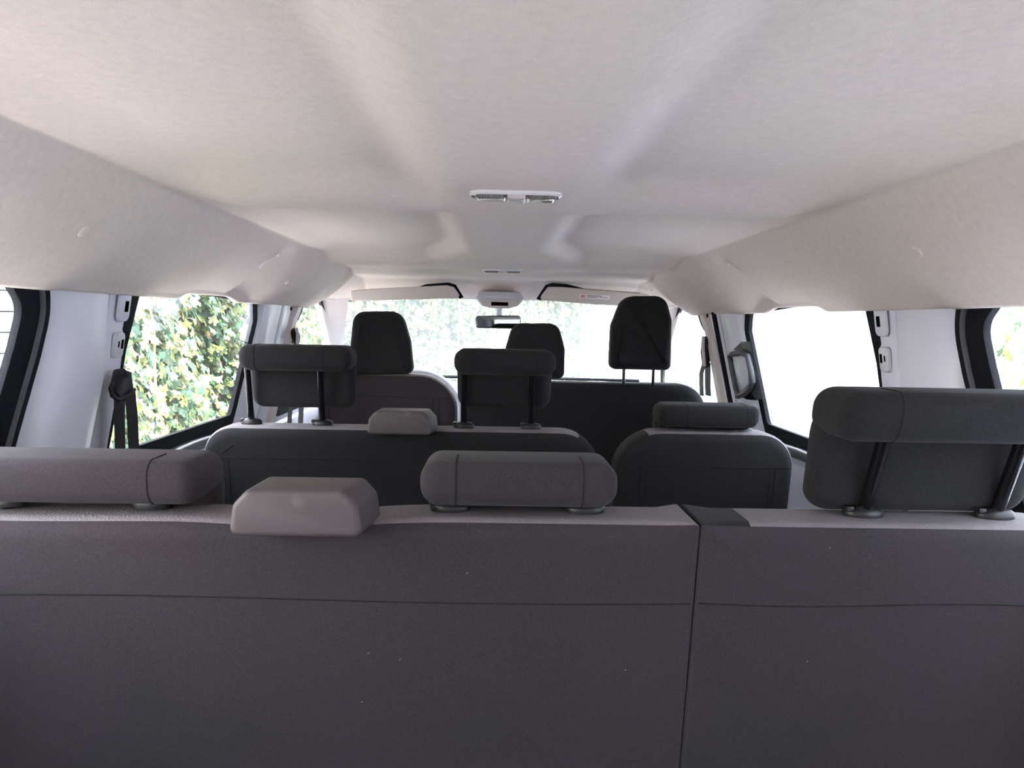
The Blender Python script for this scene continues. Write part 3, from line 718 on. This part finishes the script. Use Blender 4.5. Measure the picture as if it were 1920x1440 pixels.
# front belts on the B pillars
for side in (-1, 1):
    P_ = (lambda px, py, i: wall_at(px, py, -1, i)) if side < 0 else (lambda px, py, i: wall_at(px, py, 1, i))
    if side < 0: L_ = [(543, 618), (549, 611), (556, 614), (560, 628), (561, 645)]; c_ = (552, 632); s1 = [(556, 645), (545, 700), (545, 760), (540, 830)]; s2_ = [(560, 645), (566, 700), (565, 760), (562, 830)]
    else: L_ = [(1311, 640), (1316, 627), (1323, 625), (1330, 636), (1332, 665)]; c_ = (1322, 655); s1 = [(1321, 680), (1315, 700), (1315, 722), (1316, 742)]; s2_ = [(1327, 680), (1327, 710), (1327, 722), (1328, 742)]
    t = thing('seat_belt', 'front seat belt and loop on the pillar left of the driver seat' if side < 0 else 'front seat belt and oval loop on the pillar right of the passenger bench', 'seat belt', P_(*c_, .03), 'front row seat belts')
    top, lo = (612, 646) if side < 0 else (627, 688)
    mb = MB(); a = P_(c_[0], top+4, .034); b_ = P_(c_[0]+2, lo, .034); m_ = (a+b_)/2
    mb.tube([a, a*.85+b_*.15, m_, a*.15+b_*.85, b_], [.005, .014, .018, .015, .007], 12, flat=.7); mb.build('loop_cover', M['plastic'], t)
    mb = MB(); mb.tube([a+Vector((-side*.012, -.02, 0)), m_+Vector((-side*.016, -.024, .01)), b_+Vector((-side*.012, -.02, .004))], .006, 8); mb.build('loop_edge', M['cabtrim'], t)
    for k, st in enumerate((s1, s2_)):
        mb = MB(); mb.ribbon([P_(x, y, (.016 if side > 0 else .030)+.010*k) for x, y in st], (-side*.15, 1, 0), .046 if k else .036, .0015); mb.build('belt_strap', M['webbing'], t)

t = thing('grab_handle', 'grey plastic grab handle on the pillar left of the blank window, right side', 'grab handle', wall_at(1400, 700, 1, .03))
H = lambda px, py, i=.03: wall_at(px, py, 1, i)
def hplate(pts, i0, i1, nm, m):
    mb = MB(); a = [H(x, y, i0) for x, y in pts]; b_ = [H(x, y, i1) for x, y in pts]; mb.rings([a, b_], True, True, True); return mb.build(nm, m, t, auto=30)
hplate([(1388, 641), (1406, 640), (1430, 748), (1418, 750), (1404, 728), (1402, 690), (1396, 662)], .018, .048, 'handle_plate', M['grain'])
hplate([(1374, 656), (1388, 643), (1397, 641), (1398, 660)], .018, .040, 'fixing_cover', M['plastic'])
hplate([(1384, 741), (1413, 732), (1420, 751), (1400, 749)], .018, .040, 'fixing_cover', M['plastic'])
mb = MB(); lp = [H(1372, 664, .05), H(1392, 661, .058), H(1402, 668, .06), H(1408, 695, .062), H(1412, 715, .06), H(1408, 727, .058), H(1396, 738, .055), H(1384, 743, .05), H(1380, 730, .045), H(1372, 690, .045), H(1368, 668, .045)]
mb.tube(lp+[lp[0]], .0085, 10, False); mb.build('grip', M['grain'], t)
hplate([(1374, 668), (1393, 666), (1402, 680), (1405, 716), (1396, 728), (1384, 736)], .026, .030, 'recess', M['paint'])

# ------------------------------------------------------------------ outside
struct(MB().rbox((0, -10.3, -1.628), (40, 20, .044), 0).build('added_rear_ground', M['added_rear_asphalt'], smooth=False), 'dark ground added out of view behind the tailgate to cut bounced light', 'added_rear_ground')  # unseen ground, added dark to weaken the bounce from behind
struct(MB().rbox((0, 4, -1.63), (40, 50, .04), 0).build('ground', M['concrete'], smooth=False), 'pale paved ground around the van', 'ground')
W1 = MB().rbox((2.55, 3.4, .9), (.3, 16.6, 5.0), .01, 1).build('garden_wall', M['render_w'], origin=(2.55, 5.5, -1.6)); tag(W1, 'tall blank white rendered wall filling the right sliding door window, height and rear length added out of view', 'wall')  # unseen height and rearward length added to keep sun off the windows
Wf = MB().rbox((1.95, 9.7, .2), (.9, .3, 3.6), .01, 1).build('gate_pillar', M['render_w'], origin=(1.95, 9.7, -1.6)); tag(Wf, 'pale upright wall end seen through the right of the windscreen', 'wall end')
t = thing('roller_door', 'white roller door with fine horizontal grooves outside the left rear window', 'garage door', (-2.35, 2.2, -1.6))
mb = MB(); mb.rbox((-2.385, 2.4, -.3), (.03, 3.2, 2.6), 0); mb.build('groove_shade_backing', M['dash'], t, smooth=False)  # dark backing colour gives the gaps between slats their shade
for k in range(26):
    z = -1.58+.1*k; MB().rbox((-2.357, 2.4, z+.05), (.022, 3.2, .093), .002, 1).build('slat', M['roller'], t)

LEAF = [(0, -.10), (.18, -.42), (.42, -.30), (.36, -.05), (.62, .12), (.36, .28), (.22, .40), (0, .95), (-.22, .40), (-.36, .28), (-.62, .12), (-.36, -.05), (-.42, -.30), (-.18, -.42)]
def leaves(mb, n, pos, size, face, spread=.8, mats=(0, 1, 2, 3), w_=(4, 3, 3, 2), shape=LEAF):
    for _ in range(n):
        p = pos(); s_ = random.uniform(*size); nrm = (Vector(face)+Vector((random.uniform(-spread, spread), random.uniform(-spread, spread), random.uniform(-spread*.5, spread)))).normalized()
        a = nrm.cross(Vector((random.uniform(-.6, .6), random.uniform(-.6, .6), 1))).normalized(); b = nrm.cross(a)*(1 if random.random() < .15 else -1)
        k = random.choices(mats, w_)[0]
        vs = [p+(a*x+b*y)*s_+nrm*(-.18*s_*abs(x)-.1*s_*y*y) for x, y in shape]; c0 = p+nrm*s_*.05
        N = len(shape); mb.add([c0]+vs, [(0, i+1, (i+1) % N+1) for i in range(N)], k)
LM = [M['leafA'], M['leafB'], M['leafC'], M['leafD'], M['leafE']]
t = thing('ivy_hedge', 'dense sunlit green ivy with pale stems outside the left sliding door window', 'ivy', (-2.3, 6.6, -1.6))
def lump(y, z): return .16*math.sin(y*2.3+1)*math.sin(z*3.1+y)+.10*math.sin(y*5.1+z*4)
mb = MB()
def pos():
    y = random.uniform(4.10, 9.6); z = random.uniform(-1.5, 1.1); return Vector((-2.25+lump(y, z)+random.uniform(-.20, .05), y, z))
leaves(mb, 15000, pos, (.045, .085), (1, -.35, .35), .75)
def pos2():
    y = random.uniform(4.15, 9.5); z = random.uniform(-1.2, 1.1); return Vector((-2.12+lump(y, z)+random.uniform(-.05, .08), y, z))
leaves(mb, 1500, pos2, (.04, .075), (1, -.35, .35), .9, (2, 3, 4, 1), (4, 4, .3, 3))
mb.build('foliage', LM, t, auto=0)
mb = MB(); mb.rbox((-2.75, 6.8, -.25), (.35, 5.5, 2.7), .05, 2); mb.build('dark_core', M['hedge_backing'], t)
for (y0, z0, y1, z1) in ((4.5, .1, 4.95, -.9), (6.4, .3, 6.7, -.9), (7.5, .4, 7.2, -.9)):
    mb = MB(); pts = []
    for k in range(14):
        s_ = k/13; y = y0+(y1-y0)*s_+.06*math.sin(s_*9); z = z0+(z1-z0)*s_; pts.append((-2.06+lump(y, z)*.9, y, z))
    mb.tube(pts, .008, 7); mb.build('stem', M['bark'], t)
t = thing('shrub_border', 'pale overexposed shrubs and branches seen through the windscreen', 'shrubs', (-.4, 11, -1.6))
mb = MB()
def pos3():
    x = random.uniform(-4.2, 1.35); z = random.uniform(-1.5, 1.3); return Vector((x, 10.2+.3*math.sin(x*2.2)*math.sin(z*2.5+x)+random.uniform(-.05, .5), z))
leaves(mb, 9000, pos3, (.06, .11), (.2, -1, .35), .8, (0, 1, 2, 3), (3, 3, 4, 4))
mb.build('foliage', LM, t, auto=0)
mb = MB(); mb.rbox((-1.55, 11.2, -.2), (5.5, .5, 2.8), .05, 2); mb.build('dark_core', M['hedge_backing'], t)
for k in range(16):
    x = random.uniform(-.4, 1.4); mb = MB(); dx = random.uniform(-.8, .8); pts = [(x+dx*s_+.05*math.sin(s_*7+k), 10.05+.06*math.cos(s_*5+k), -1.5+2.7*s_) for s_ in [i/9 for i in range(10)]]
    mb.tube(pts, [.016-.001*i for i in range(10)], 5); mb.build('branch', M['leafD'] if k % 2 else M['bark'], t)
t = thing('climbing_plant', 'yellowish sprigs against the white wall outside the right rear window', 'plant', (2.32, 3.2, -1.6))
mb = MB()
def pos4():
    y = random.gauss(3.22, .13); z = random.uniform(-1.3, .30); return Vector((2.30+random.uniform(-.05, .04), min(max(y, 2.85), 3.5), z))
leaves(mb, 650, pos4, (.022, .045), (-1, -.4, .3), .9, (2, 3, 0), (4, 2, 2)); mb.build('foliage', LM, t, auto=0)
for k in range(5):
    mb = MB(); y = 3.0+.10*k; mb.tube([(2.335, y+.1*math.sin(s_*4+k), -1.6+1.95*s_) for s_ in [i/9 for i in range(10)]], .008, 6); mb.build('stem', M['bark'], t)
